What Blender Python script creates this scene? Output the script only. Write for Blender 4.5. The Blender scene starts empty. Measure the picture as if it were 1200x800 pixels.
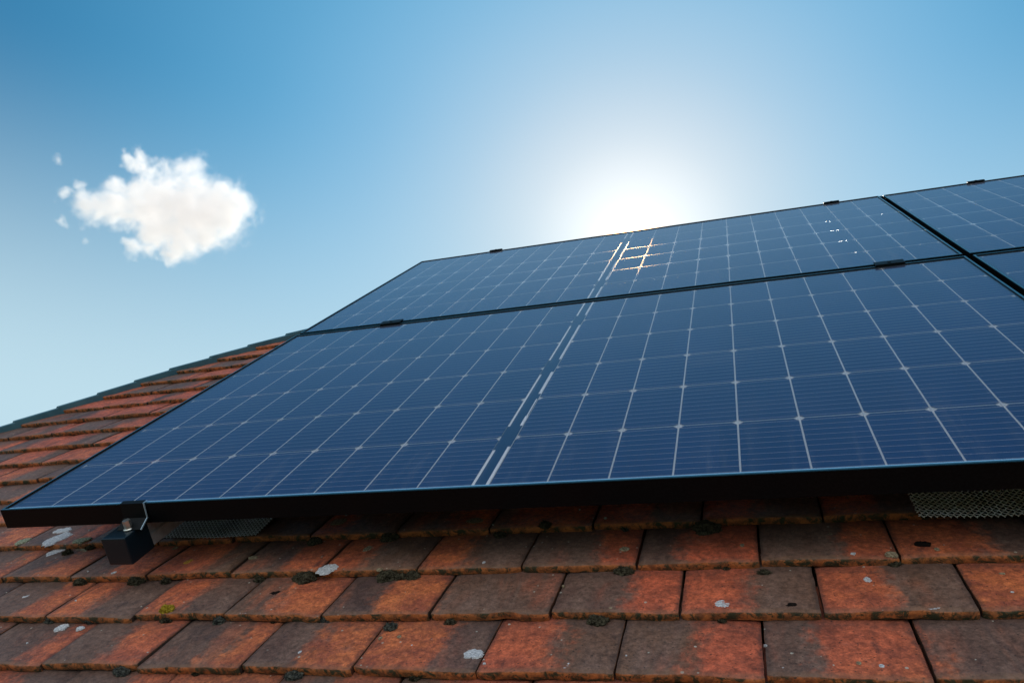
import bpy, bmesh, math, random
from mathutils import Vector, Matrix, noise
random.seed(7)
sc = bpy.context.scene
COL = sc.collection
SL = math.radians(36.5)                     # roof pitch
ORG = Vector((0, 0, 5.2))                   # lower left corner of the lower left panel
ROT = Matrix.Rotation(SL, 4, 'X')
def W(u, v, w): return ORG + (ROT @ Vector((u, v, w)))
def WD(d): return (ROT.to_3x3() @ Vector(d)).normalized()

# ---------------------------------------------------------------- helpers
def tag(o, label=None, cat=None, group=None, kind=None):
    if label: o['label'] = label
    if cat: o['category'] = cat
    if group: o['group'] = group
    if kind: o['kind'] = kind
    return o
def empty(name, loc=(0, 0, 0)):
    """an Empty on the roof slope, loc in roof coordinates"""
    o = bpy.data.objects.new(name, None); COL.objects.link(o)
    o.empty_display_size = .05
    o.location = W(*loc); o.rotation_euler = (SL, 0, 0)
    return o
def link(name, me, mat=None, parent=None, loc=(0, 0, 0)):
    o = bpy.data.objects.new(name, me); COL.objects.link(o)
    if mat and not me.materials: me.materials.append(mat)
    if parent:
        o.parent = parent; o.location = loc
    return o
class MB:
    def __init__(s): s.v = []; s.f = []; s.sm = []
    def add(s, vs, fs, smooth=False):
        b = len(s.v); s.v += [tuple(x) for x in vs]; s.f += [tuple(b + i for i in f) for f in fs]; s.sm += [smooth] * len(fs)
    def box(s, a, b):
        (x0, y0, z0), (x1, y1, z1) = a, b
        s.add([(x0,y0,z0),(x1,y0,z0),(x1,y1,z0),(x0,y1,z0),(x0,y0,z1),(x1,y0,z1),(x1,y1,z1),(x0,y1,z1)],
              [(0,3,2,1),(4,5,6,7),(0,1,5,4),(1,2,6,5),(2,3,7,6),(3,0,4,7)])
    def tube(s, pts, r, n=6, cap=True):
        pts = [Vector(p) for p in pts]; rings = []
        for i, p in enumerate(pts):
            t = (pts[min(i+1, len(pts)-1)] - pts[max(i-1, 0)]).normalized()
            a = t.orthogonal() if abs(t.z) > .99 else t.cross(Vector((0, 0, 1)))
            a.normalize(); b = t.cross(a)
            rings.append([p + a*math.cos(k*2*math.pi/n)*r + b*math.sin(k*2*math.pi/n)*r for k in range(n)])
        vs = [q for rg in rings for q in rg]; fs = []
        for i in range(len(pts)-1):
            for k in range(n):
                fs.append((i*n+k, i*n+(k+1) % n, (i+1)*n+(k+1) % n, (i+1)*n+k))
        if cap: fs += [tuple(range(n-1, -1, -1)), tuple((len(pts)-1)*n+k for k in range(n))]
        s.add(vs, fs, True)
    def mesh(s, name, bevel=0):
        me = bpy.data.meshes.new(name); me.from_pydata(s.v, [], s.f); me.update()
        me.polygons.foreach_set('use_smooth', s.sm)
        bm = bmesh.new(); bm.from_mesh(me)
        bmesh.ops.recalc_face_normals(bm, faces=bm.faces)
        if bevel:
            bmesh.ops.bevel(bm, geom=[e for e in bm.edges if len(e.link_faces) == 2 and e.calc_face_angle(0) > .5], offset=bevel, segments=2, affect='EDGES', profile=.6)
        bm.to_mesh(me); bm.free()
        return me

# ---------------------------------------------------------------- node helpers
class NT:
    def __init__(s, name):
        s.m = bpy.data.materials.new(name); s.m.use_nodes = True
        s.t = s.m.node_tree; s.t.nodes.clear()
        s.out = s.n('ShaderNodeOutputMaterial')
    def n(s, typ, **kw):
        nd = s.t.nodes.new(typ)
        for k, v in kw.items(): setattr(nd, k, v)
        return nd
    def put(s, sock, v):
        if isinstance(v, bpy.types.NodeSocket): s.t.links.new(v, sock)
        elif isinstance(v, bpy.types.Node): s.t.links.new(v.outputs[0], sock)
        elif v is not None:
            if hasattr(sock.default_value, '__len__') and not hasattr(v, '__len__'): v = (v,)*len(sock.default_value)
            if hasattr(v, '__len__') and len(sock.default_value) == 4 and len(v) == 3: v = (*v, 1)
            sock.default_value = v
    def math(s, op, a, b=None, c=None, clamp=False):
        nd = s.n('ShaderNodeMath', operation=op, use_clamp=clamp)
        for i, x in enumerate((a, b, c)):
            if x is not None: s.put(nd.inputs[i], x)
        return nd.outputs[0]
    def vm(s, op, a, b=None, out=0):
        nd = s.n('ShaderNodeVectorMath', operation=op)
        s.put(nd.inputs[0], a)
        if b is not None: s.put(nd.inputs[1], b)
        return nd.outputs[out]
    def mix(s, f, a, b, mode='MIX'):
        nd = s.n('ShaderNodeMix', data_type='RGBA', blend_type=mode, clamp_factor=True)
        s.put(nd.inputs[0], f); s.put(nd.inputs[6], a); s.put(nd.inputs[7], b)
        return nd.outputs[2]
    def noise(s, vec, scale, detail=4, rough=.55, dist=0, out=0):
        nd = s.n('ShaderNodeTexNoise'); s.put(nd.inputs['Vector'], vec)
        nd.inputs['Scale'].default_value = scale; nd.inputs['Detail'].default_value = detail
        nd.inputs['Roughness'].default_value = rough; nd.inputs['Distortion'].default_value = dist
        return nd.outputs[out]
    def step(s, x, a, b):
        nd = s.n('ShaderNodeMapRange', interpolation_type='SMOOTHSTEP')
        s.put(nd.inputs[0], x); s.put(nd.inputs[1], a); s.put(nd.inputs[2], b)
        return nd.outputs[0]
    def bsdf(s, base, rough=.6, metal=0, spec=.5, normal=None, **kw):
        b = s.n('ShaderNodeBsdfPrincipled')
        s.put(b.inputs['Base Color'], base); s.put(b.inputs['Roughness'], rough); s.put(b.inputs['Metallic'], metal)
        s.put(b.inputs['Specular IOR Level'], spec)
        if normal is not None: s.put(b.inputs['Normal'], normal)
        for k, v in kw.items(): s.put(b.inputs[k], v)
        s.t.links.new(b.outputs[0], s.out.inputs[0]); return b
    def bump(s, h, strength, dist, normal=None):
        b = s.n('ShaderNodeBump'); s.put(b.inputs['Height'], h)
        b.inputs['Strength'].default_value = strength; b.inputs['Distance'].default_value = dist
        if normal is not None: s.put(b.inputs['Normal'], normal)
        return b.outputs[0]
    def objco(s): return s.n('ShaderNodeTexCoord').outputs['Object']
    def pos(s):
        """position in roof coordinates, so patterns follow the slope"""
        g = s.n('ShaderNodeNewGeometry').outputs['Position']
        r = s.n('ShaderNodeVectorRotate', rotation_type='X_AXIS'); s.put(r.inputs['Vector'], s.vm('SUBTRACT', g, tuple(ORG)))
        r.inputs['Angle'].default_value = -SL
        return r.outputs[0]

# ---------------------------------------------------------------- materials
def mat_tile():
    n = NT('clay_tile'); p = n.pos()
    A = n.n('ShaderNodeAttribute', attribute_name='tuv'); B = n.n('ShaderNodeAttribute', attribute_name='seed')
    sx = n.n('ShaderNodeSeparateXYZ'); n.put(sx.inputs[0], A.outputs['Vector'])
    sb = n.n('ShaderNodeSeparateXYZ'); n.put(sb.inputs[0], B.outputs['Vector'])
    th0, flip, rnd = sb.outputs; th = n.math('ADD', n.math('MULTIPLY', th0, .95), .07); x, vv, tail = sx.outputs
    # each tile its own place in the noise
    off = n.n('ShaderNodeCombineXYZ'); n.put(off.inputs[0], n.math('MULTIPLY', rnd, 37.)); n.put(off.inputs[2], n.math('MULTIPLY', rnd, 11.))
    q = n.vm('ADD', p, off.outputs[0])
    qs = n.vm('MULTIPLY', q, (1, .3, 1))                # stretched up the slope
    xf = n.math('ABSOLUTE', n.math('SUBTRACT', flip, x))
    nz = n.noise(qs, 16, 5, .6, .3); nz2 = n.noise(q, 70, 5, .65)
    xx = n.math('ADD', xf, n.math('MULTIPLY', n.math('SUBTRACT', nz, .5), .80))
    xx = n.math('ADD', xx, n.math('MULTIPLY', n.math('SUBTRACT', nz2, .5), .42))
    org = n.math('SUBTRACT', 1., n.step(xx, n.math('SUBTRACT', th, .10), n.math('ADD', th, .13)))
    # second softer blush of bare clay through the dark crust
    bl = n.step(n.noise(qs, 11, 4, .6, .5), .54, .72)
    org = n.math('MAXIMUM', org, n.math('MULTIPLY', bl, .45))
    warm = n.step(n.noise(p, 1.9, 2), .38, .62)
    clay = n.mix(warm, (.66, .135, .060), (.64, .175, .054))
    clay = n.mix(n.step(n.noise(q, 26, 6, .72), .3, .70), clay, (.30, .070, .036))
    crust = n.mix(rnd, (.110, .056, .046), (.165, .080, .046))
    crust = n.mix(n.step(n.noise(qs, 24, 6, .7), .35, .68), crust, (.185, .105, .078))
    crust = n.mix(n.math('MULTIPLY', n.step(n.noise(q, 9, 3), .55, .72), .55), crust, (.038, .022, .026))
    c = n.mix(org, crust, clay)
    # dark streaks and stains on the bare clay
    c = n.mix(n.math('MULTIPLY', n.step(n.noise(qs, 33, 6, .65, 1.), .58, .72), .6), c, (.055, .030, .030))
    # pale dusty bloom
    c = n.mix(n.math('MULTIPLY', n.step(n.noise(q, 21, 7, .75), .56, .8), .35), c, (.33, .23, .18))
    # grain
    g = n.noise(q, 420, 3, .7)
    c = n.mix(1, c, n.mix(g, (.38, .38, .38), (1.58, 1.58, 1.58)), 'MULTIPLY')
    c = n.mix(1, c, n.mix(n.step(n.noise(q, 130, 5, .75), .32, .68), (.58, .56, .54), (1.3, 1.3, 1.3)), 'MULTIPLY')
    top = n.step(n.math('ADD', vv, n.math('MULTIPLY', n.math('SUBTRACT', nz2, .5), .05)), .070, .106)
    c = n.mix(n.math('MULTIPLY', top, .45), c, (.05, .030, .026))  # overlap shade and dirt painted dark below the next tail
    sd_ = n.step(n.math('ADD', n.math('ABSOLUTE', n.math('SUBTRACT', x, .5)), n.math('MULTIPLY', n.math('SUBTRACT', nz2, .5), .10)), .455, .50)
    c = n.mix(n.math('MULTIPLY', sd_, .55), c, (.035, .022, .020))
    # tiny lichen specks, light and dark
    vo = n.n('ShaderNodeTexVoronoi'); n.put(vo.inputs['Vector'], q); vo.inputs['Scale'].default_value = 52
    sp = n.math('MULTIPLY', n.math('LESS_THAN', n.math('ADD', vo.outputs['Distance'], n.math('MULTIPLY', n.math('SUBTRACT', nz2, .5), .25)), .075), n.step(vo.outputs['Color'], .40, .45))
    c = n.mix(n.math('MULTIPLY', sp, .8), c, (.46, .43, .36))
    vo2 = n.n('ShaderNodeTexVoronoi'); n.put(vo2.inputs['Vector'], q); vo2.inputs['Scale'].default_value = 130
    c = n.mix(n.math('MULTIPLY', n.math('LESS_THAN', vo2.outputs['Distance'], .13), .75), c, (.022, .016, .014))
    # weathered arris along the tail
    edge = n.math('SUBTRACT', 1., n.step(n.math('ADD', vv, n.math('MULTIPLY', n.math('SUBTRACT', nz2, .5), .014)), .003, .010))
    c = n.mix(n.math('MULTIPLY', edge, .40), c, n.mix(n.noise(q, 90, 4), (.035, .026, .015), (.36, .17, .09)))
    # tail face: bare orange clay with moss and soot
    tf = n.mix(n.step(n.noise(p, 75, 5, .7), .42, .62), (.50, .145, .038), (.22, .070, .024))
    tf = n.mix(n.step(n.noise(p, 55, 6, .75, .6), .46, .58), tf, (.035, .033, .012))
    tf = n.mix(n.step(n.noise(p, 160, 4, .7), .60, .7), tf, (.02, .015, .01))
    tf = n.mix(n.math('MULTIPLY', n.math('LESS_THAN', vv, -.012), .85), tf, (.020, .012, .010))  # side faces painted near black for the shadow lines in the joints
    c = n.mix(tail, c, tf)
    h = n.math('ADD', n.noise(q, 55, 6, .65), n.math('MULTIPLY', n.noise(q, 300, 4, .7), .35))
    h = n.math('SUBTRACT', h, n.math('MULTIPLY', n.math('LESS_THAN', vo2.outputs['Distance'], .13), .3))
    nm = n.bump(h, 1., .0032)
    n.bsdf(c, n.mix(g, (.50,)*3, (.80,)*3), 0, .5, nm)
    return n.m
def mat_cell():
    n = NT('solar_cell'); p = n.objco()
    s = n.n('ShaderNodeSeparateXYZ'); n.put(s.inputs[0], p)
    fr = n.math('FRACT', n.math('MULTIPLY', n.math('SUBTRACT', s.outputs[1], MY), 10./PV))
    line = n.math('LESS_THAN', n.math('ABSOLUTE', n.math('SUBTRACT', fr, .5)), .022)
    fl = n.n('ShaderNodeVectorMath', operation='FLOOR'); n.put(fl.inputs[0], n.vm('DIVIDE', n.vm('SUBTRACT', p, (MX, MY, 0)), (PU, PV, 1)))
    wn = n.n('ShaderNodeTexWhiteNoise'); n.put(wn.inputs[0], fl.outputs[0])
    base = n.mix(wn.outputs[0], (.008, .036, .135), (.012, .044, .160))
    base = n.mix(n.math('MULTIPLY', n.noise(p, 3.5, 3), .5), base, (.007, .034, .170))
    dust = n.step(n.noise(p, 700, 3, .8), .58, .78)
    base = n.mix(n.math('MULTIPLY', dust, .08), base, (.25, .24, .25))
    c = n.mix(n.math('MULTIPLY', line, .9), base, (.62, .58, .62))
    n.bsdf(c, .38, n.math('MULTIPLY', line, .3), .25)
    return n.m
def mat_gap():
    """clear strip between the cells with the thin tinned ribbon in it"""
    n = NT('clear_cell_gap')
    tr = n.n('ShaderNodeBsdfTransparent'); tr.inputs[0].default_value = (.93, .96, 1, 1)
    b = n.n('ShaderNodeBsdfPrincipled'); n.put(b.inputs['Base Color'], (.80, .82, .86)); n.put(b.inputs['Roughness'], .45); n.put(b.inputs['Metallic'], .1)
    sp = n.n('ShaderNodeSeparateXYZ'); n.put(sp.inputs[0], n.objco())
    def near(c, pitch):
        f = n.math('FRACT', n.math('ADD', n.math('DIVIDE', c, pitch), 40.5))
        return n.math('MULTIPLY', n.math('ABSOLUTE', n.math('SUBTRACT', f, .5)), pitch)
    dx = near(n.math('SUBTRACT', n.math('ABSOLUTE', n.math('SUBTRACT', sp.outputs[0], PW/2)), MC), PU)
    dy = near(n.math('SUBTRACT', sp.outputs[1], MY), PV)
    pad = n.math('LESS_THAN', n.math('ADD', dx, dy), .0078)
    mx = n.n('ShaderNodeMixShader'); n.put(mx.inputs[0], n.math('ADD', .34, n.math('MULTIPLY', pad, .6)))
    n.t.links.new(tr.outputs[0], mx.inputs[1]); n.t.links.new(b.outputs[0], mx.inputs[2]); n.t.links.new(mx.outputs[0], n.out.inputs[0])
    return n.m
def mat_glass():
    n = NT('panel_glass'); p = n.pos()
    tr = n.n('ShaderNodeBsdfTransparent')
    gl = n.n('ShaderNodeBsdfGlossy'); gl.inputs['Roughness'].default_value = .045
    n.put(gl.inputs[0], (.80, .86, .92))
    n.put(gl.inputs['Normal'], n.bump(n.noise(p, 5, 2), .25, .0015))
    f = n.n('ShaderNodeFresnel'); f.inputs[0].default_value = 1.55
    mx = n.n('ShaderNodeMixShader'); n.put(mx.inputs[0], n.math('MULTIPLY', f.outputs[0], .95))
    n.t.links.new(tr.outputs[0], mx.inputs[1]); n.t.links.new(gl.outputs[0], mx.inputs[2])
    # faint film of dust, and grazing sheen painted in as diffuse haze
    df = n.n('ShaderNodeBsdfDiffuse'); n.put(df.inputs[0], (.42, .45, .50))
    m2 = n.n('ShaderNodeMixShader'); lw = n.n('ShaderNodeLayerWeight'); lw.inputs[0].default_value = .5
    hzf = n.math('MULTIPLY', n.math('POWER', lw.outputs['Facing'], 8.), .36)
    so_ = n.n('ShaderNodeSeparateXYZ'); oc = n.objco(); n.put(so_.inputs[0], oc)
    strk = n.step(n.noise(n.vm('MULTIPLY', oc, (38, 2.2, 1)), 1., 5, .7), .48, .75)
    low = n.math('SUBTRACT', 1., n.step(so_.outputs[1], .0, .30))
    edg = n.math('SUBTRACT', 1., n.step(n.math('ADD', so_.outputs[1], n.math('MULTIPLY', n.noise(oc, 45, 4), .03)), .008, .036))
    grime = n.math('ADD', n.math('MULTIPLY', n.math('MULTIPLY', strk, low), .07), n.math('MULTIPLY', edg, .10))
    grime = n.math('ADD', grime, n.math('MULTIPLY', n.step(n.noise(oc, 7, 5, .7), .5, .8), .035))
    hzf = n.math('ADD', hzf, grime)
    n.put(m2.inputs[0], n.math('ADD', n.math('ADD', hzf, .012), n.math('MULTIPLY', n.step(n.noise(p, 260, 5, .75), .5, .85), .06)))
    n.t.links.new(mx.outputs[0], m2.inputs[1]); n.t.links.new(df.outputs[0], m2.inputs[2]); n.t.links.new(m2.outputs[0], n.out.inputs[0])
    return n.m
def simple(name, col, rough, metal=0, spec=.5, nscale=0, nstr=0, col2=None, dist=.001):
    n = NT(name); p = n.pos(); c = col; nm = None
    if col2: c = n.mix(n.step(n.noise(p, nscale or 20, 5, .65), .35, .68), col, col2)
    if nstr: nm = n.bump(n.noise(p, nscale, 5, .7), nstr, dist)
    n.bsdf(c, rough, metal, spec, nm); return n.m

XL = -.0070
PW, PH, GAPU, GAPV = 1.755, 1.0142, .0215, .0205
MX, MC, MY = .0060, .0131, .0084
PU, PV = (PW/2 - MX - MC)/10, (PH - 2*MY)/6
M = {}
M['tile'] = mat_tile(); M['cell'] = mat_cell(); M['gap'] = mat_gap(); M['glass'] = mat_glass()
M['frame'] = simple('black_anodised', (.0012, .0016, .0022), .34, 0, .10, 300, .03, (.0045, .005, .006))
M['ribbon'] = simple('tinned_ribbon', (.82, .85, .90), .45, .1, .5)
M['lip_sky'] = simple('lip_sky_strip', (.22, .44, .66), .4)
M['wire_bright'] = simple('bright_wire', (1., 1., 1.), .30, .60)
M['black_strip'] = simple('black_strip', (.010, .036, .12), .4)
M['alu'] = simple('mill_aluminium', (.46, .42, .41), .40, .45, .5, 60, .05, (.33, .29, .28))
M['cap'] = simple('black_plastic', (.0015, .008, .014), .34, 0, .45, 220, .2, (.002, .009, .015), .0006)
M['steel'] = simple('stainless', (.55, .54, .50), .28, .9)
M['clamp'] = simple('clamp_black', (.003, .004, .005), .5, 0, .12)
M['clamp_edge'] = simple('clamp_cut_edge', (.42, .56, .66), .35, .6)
M['wire'] = simple('galvanised_wire', (1., 1., 1.), .30, .35, .5, 90, 0, (.75, .66, .58))
M['lip'] = simple('sky_tinted_lip', (.016, .062, .092), .22, 0, .9)  # top faces of the black frame tinted teal for reflected sky
M['wire_dark'] = simple('dull_wire', (.62, .66, .72), .35, .4)
M['lead'] = simple('hip_metal', (.035, .105, .140), .5, .1, .5, 14, .15, (.060, .150, .185), .002)
M['deck'] = simple('underlay', (.008, .007, .007), .95, 0, .1)
M['mortar'] = simple('mortar', (.20, .17, .14), .9, 0, .3, 80, .6, (.11, .09, .07))
def mat_moss(name, a, b):
    n = NT(name); p = n.pos()
    c = n.mix(n.step(n.noise(p, 240, 4, .7), .35, .7), a, b)
    n.bsdf(c, .95, 0, .1, n.bump(n.noise(p, 700, 4, .8), 1, .002)); return n.m
M['moss'] = mat_moss('dark_moss', (.020, .017, .011), (.10, .085, .055))
M['moss_grey'] = mat_moss('grey_moss', (.022, .024, .024), (.12, .12, .10))
M['moss_yellow'] = mat_moss('yellow_moss', (.22, .15, .01), (.50, .36, .04))
M['pit'] = mat_moss('dark_pit', (.006, .004, .004), (.02, .013, .010))
def mat_lichen(name, a, b):
    n = NT(name); p = n.pos()
    c = n.mix(n.step(n.noise(p, 330, 5, .75), .38, .66), a, b)
    n.bsdf(c, .9, 0, .2, n.bump(n.noise(p, 500, 4, .8), .9, .0012)); return n.m
M['lichen_white'] = mat_lichen('white_lichen', (.34, .34, .36), (.70, .70, .72))
M['lichen_green'] = mat_lichen('greenish_lichen', (.12, .13, .07), (.42, .41, .30))
M['lichen_tan'] = mat_lichen('tan_lichen', (.15, .10, .06), (.40, .33, .22))
M['lichen_yellow'] = mat_lichen('yellow_lichen', (.30, .13, .02), (.55, .32, .06))

# ---------------------------------------------------------------- roof
D0, T = .125, .013
roof = empty('tiled_roof')
tag(roof, 'old roof of orange and brown plain clay tiles with moss and lichen under the solar panels', 'roof')
def vrow(k):                                   # tail line of row k (k grows down the slope)
    return .092 - k*.1062 if k >= 0 else .092 - k*.1018
def vk(k, u): return vrow(k) + .012*(max(-1, min(u, 3)) - .25)
HIP = [(-1.62, -.30), (-.974, .792), (-.834, .995), (-.676, 1.225), (-.404, 1.52), (-.273, 1.65), (-.085, 1.86)]
def hipu(v):
    for (a, b), (c, d) in zip(HIP, HIP[1:]):
        if v <= d: return a + (c-a)*(v-b)/(d-b)
    return HIP[-1][0]
RIDGE = 1.86
def tile_geo(k, u0, u1, seed, nu=14, nv=9, cut=False):
    """one plain tile, tail at local v=0; returns verts, faces, tuv"""
    rr = random.Random(seed); L = .185
    w0 = u1-u0; lift = rr.uniform(0, .0016); rot = rr.uniform(-.012, .012) if not cut else 0; tip = rr.uniform(-.0012, .0012)
    slp = rr.uniform(-.0025, .0025)
    vs, tv, fs = [], [], []
    grid = []
    vt = vk(k, (u0+u1)/2)
    def uv(i, j):
        fx = i/nu
        # finer spacing next to the edges
        fx = .5 - .5*math.cos(math.pi*fx)*.35 - (.5-fx)*.65 if False else fx
        y = L*(j/nv)**1.35
        return fx, y
    for j in range(nv+1):
        for i in range(nu+1):
            fx, y = uv(i, j)
            left = u0
            if cut: left = max(u0, hipu(vt+y)+.006)
            x = left + (u1-left)*fx
            n1 = noise.noise(Vector((x*14+seed*3.1, y*14, seed*.7)))
            n2 = noise.noise(Vector((x*90, y*90, seed*1.7)))
            z = -T*y/.1062 + lift + tip*(fx-.5)*2 + n1*.0011 + n2*.00025 + .0014*(1-(2*fx-1)**2) 
            yy = y
            if j == 0:
                ch = noise.noise(Vector((x*22, seed*2.3, 3)))
                ch2 = noise.noise(Vector((x*70, seed*5.3, 9)))
                yy += max(0, ch-.28)*.010 + ch2*.0011; z -= .0008
                if i in (0, nu): yy += .0022*rr.random()+.0010
            if i in (0, nu):
                z -= .0009; x += (.0011 if i == 0 else -.0011)*noise.noise(Vector((y*60, seed, i)))
            grid.append((x, yy + rot*(x-u0) + slp*(fx-.5), z))
            tv.append((fx, y, 0))
    vs = list(grid)
    W_ = nu+1
    for j in range(nv):
        for i in range(nu): fs.append((j*W_+i, j*W_+i+1, (j+1)*W_+i+1, (j+1)*W_+i))
    ring = [(i, 0) for i in range(nu+1)] + [(nu, j) for j in range(1, nv+1)] + [(i, nv) for i in range(nu-1, -1, -1)] + [(0, j) for j in range(nv-1, 0, -1)]
    prev = [j*W_+i for i, j in ring]
    for lv, dz in ((1, .0012), (2, .0062), (3, .0118)):
        cur = []
        for (i, j) in ring:
            x, y, z = grid[j*W_+i]
            out = .0009 if lv < 3 else -.0006
            dy = 0; dx = 0
            if j == 0: dy = -out + noise.noise(Vector((x*120, dz*300, seed)))*.0010
            if i == 0: dx = -.0004
            if i == nu: dx = .0004
            cur.append(len(vs)); vs.append((x+dx, y+dy, z-dz)); tv.append((i/nu, 0 if j == 0 else -.05, 1))
        nn = len(ring)
        for q in range(nn):
            fs.append((prev[q], cur[q], cur[(q+1) % nn], prev[(q+1) % nn]))
        prev = cur
    fs.append(tuple(reversed(prev)))
    return vs, fs, tv
def tile_mesh(name, parts):
    """parts: list of (verts, faces, tuv, offset, seedvec)"""
    V, F, TV, SD = [], [], [], []
    for vs, fs, tv, off, sd in parts:
        b = len(V); V += [(x+off[0], y+off[1], z+off[2]) for x, y, z in vs]; F += [tuple(b+i for i in f) for f in fs]
        TV += tv; SD += [sd]*len(vs)
    me = bpy.data.meshes.new(name); me.from_pydata(V, [], F); me.update()
    me.polygons.foreach_set('use_smooth', [True]*len(me.polygons))
    a = me.attributes.new('tuv', 'FLOAT_VECTOR', 'POINT'); a.data.foreach_set('vector', [c for t in TV for c in t])
    a = me.attributes.new('seed', 'FLOAT_VECTOR', 'POINT'); a.data.foreach_set('vector', [c for t in SD for c in t])
    bm = bmesh.new(); bm.from_mesh(me)
    for e in bm.edges:
        if len(e.link_faces) == 2 and e.calc_face_angle(0) > .9: e.smooth = False
    bm.to_mesh(me); bm.free()
    me.materials.append(M['tile'])
    return me
# measured joints of the front rows (roof coordinates); the rest follows the same pitch
JO = {0: [-.293, -.126, .043, .205, .365, .520, .678, .841, 1.007, 1.170, 1.335],
      1: [-.047, .108, .269, .433, .596, .759, .921, 1.085, 1.247, 1.413],
      2: [.0, .165, .334, .496, .656, .819, .985, 1.148, 1.310, 1.473],
      3: [.105, .268, .432, .594, .755, .918, 1.081, 1.242, 1.402]}
# (threshold of bare clay, clay side 0 left / 1 right) for the front rows, in tile order from the given joint
LOOK = {0: {1: (.2, 1), 2: (.45, 1), 3: (.3, 1), 4: (.0, 0), 5: (.35, 0), 6: (.35, 1), 7: (.75, 1), 8: (.5, 0), 9: (.55, 0), 10: (.35, 0)},
        1: {0: (.45, 1), 1: (.5, 1), 2: (.6, 0), 3: (.45, 1), 4: (.35, 0), 5: (.4, 0), 6: (.25, 1), 7: (.55, 1), 8: (.25, 1), 9: (.55, 0)},
        2: {0: (.35, 1), 1: (.35, 0), 2: (.38, 0), 3: (.55, 1), 4: (.5, 1), 5: (-.1, 0), 6: (.3, 1), 7: (.5, 0), 8: (.45, 0), 9: (1.0, 0)},
        3: {0: (.15, 1), 1: (.4, 1), 2: (.3, 1), 3: (.45, 1), 4: (.55, 0), 5: (.5, 0), 6: (.4, 1), 7: (.6, 1), 8: (.0, 0)}}
TW = .1635
tiles = []            # (k, u0, u1, look, cut)
for k in range(-17, 14):
    v = vrow(k)
    if v > RIDGE-.05: continue
    hu = hipu(v)
    if k in JO: js = list(JO[k]); base = 0
    else:
        o = js0 = ((.5 if k % 2 else 0)*TW + random.uniform(-.015, .015)) % TW
        js = [o + TW*i for i in range(-1, 2)]
    first = js[0]; nleft = 0
    while js[0] > hu - TW: js.insert(0, js[0]-TW); nleft += 1
    while js[-1] < 3.6: js.append(js[-1]+TW)
    for i, (a, b) in enumerate(zip(js, js[1:])):
        if b - hu < .035: continue
        cut = a < hipu(v+.19)+.01
        if cut and a < hu: a = hu
        look = LOOK.get(k, {}).get(i-nleft)
        tiles.append([k, a, b, look, cut])
rt = random.Random(11)
seen = []; rest = []
def visible(k, a, b):
    v = vrow(k)
    if k >= 0: return v > -.36 and b > -.62 and a < 1.62
    vis_u = .04 if v < .1 else -.02 if v < .25 else 0
    return a < (.9 if k == -1 and False else -.0) and b > -1.02 and v < 1.75
objs = {}
for i, (k, a, b, look, cut) in enumerate(tiles):
    if look is None:
        look = (rt.choice((.1, .3, .4, .5, .6, .8, 1.1)), rt.choice((0, 1)))
    g = rt.uniform(.0012, .0026) if not cut else .001
    sd = (look[0], float(look[1]), rt.random())
    near = visible(k, a, b)
    geo = tile_geo(k, a + (g if a > hipu(vrow(k))+1e-6 else 0), b-g, i+1, 22 if k >= -1 and near else 8, 10 if near else 4, cut)
    v = vk(k, (a+b)/2) + rt.uniform(-.002, .002)
    if near: seen.append((k, a, b, geo, v, sd, i))
    else: rest.append((*geo, (0, v, -D0), sd))
seen.sort(key=lambda t: -((t[2]-t[1])/((t[4]+1.1)**2)))
for (k, a, b, geo, v, sd, i) in seen[100:]: rest.append((*geo, (0, v, -D0), sd))
tile_at = {}
for (k, a, b, geo, v, sd, i) in seen[:100]:
    uc = (a+b)/2
    me = tile_mesh('roof_tile', [(geo[0], geo[1], geo[2], (-uc, 0, 0), sd)])
    o = link('roof_tile', me, None, roof, (uc, v, -D0))
    tile_at.setdefault(k, []).append((a, b, o))
o = link('roof_tile_field', tile_mesh('roof_tile_field', rest), None, roof); o['kind'] = 'stuff'
print('tiles seen', len(seen), 'rest', len(rest))
# underlay below the tiles
mb = MB()
mb.add([(hipu(-1.4)+.02, -1.4, -D0-.034), (3.6, -1.4, -D0-.034), (3.6, RIDGE, -D0-.034), (hipu(RIDGE)+.02, RIDGE, -D0-.034), (HIP[1][0]+.02, HIP[1][1], -D0-.034)], [(0, 1, 2, 3, 4)])
link('underlay', mb.mesh('underlay'), M['deck'], roof)
# hip flashing: stepped metal soakers standing proud of the tile ends, one per course
hipline = [(-.926, .758), (-.79, .959), (-.646, 1.197), (-.38, 1.491), (-.237, 1.592), (-.05, 1.78)]
def hipt(v):
    P = [(-1.56, -.27)] + hipline
    for (a, b), (c, d) in zip(P, P[1:]):
        if v <= d: return a + (c-a)*(v-b)/(d-b)
    return P[-1][0] + (v-P[-1][1])
k = 2
while vrow(k) < 1.80:
    v0, v1 = vrow(k)-.012, min(vrow(k-1)+.012, 1.83)
    mb = MB()
    dz = .006
    a0, a1 = hipt(v0), hipt(v1)
    vs = []
    for (uu, vv, dd) in ((a0, v0, dz), (a1, v1, 0)):
        top = -.1155 + dd*1.0
        vs += [(uu-.012, vv, top), (uu+.002, vv-.006, top), (uu+.004, vv-.008, top-.045), (uu-.10, vv+.02, top-.075), (uu-.098, vv+.02, top-.070)]
    n5 = 5
    mb.add(vs, [(i, (i+1) % n5, n5+(i+1) % n5, n5+i) for i in range(n5)] + [tuple(range(n5-1, -1, -1)), tuple(range(n5, 2*n5))])
    link('hip_flashing', mb.mesh('hip_flashing', .0012), M['lead'], roof)
    k -= 1
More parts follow.
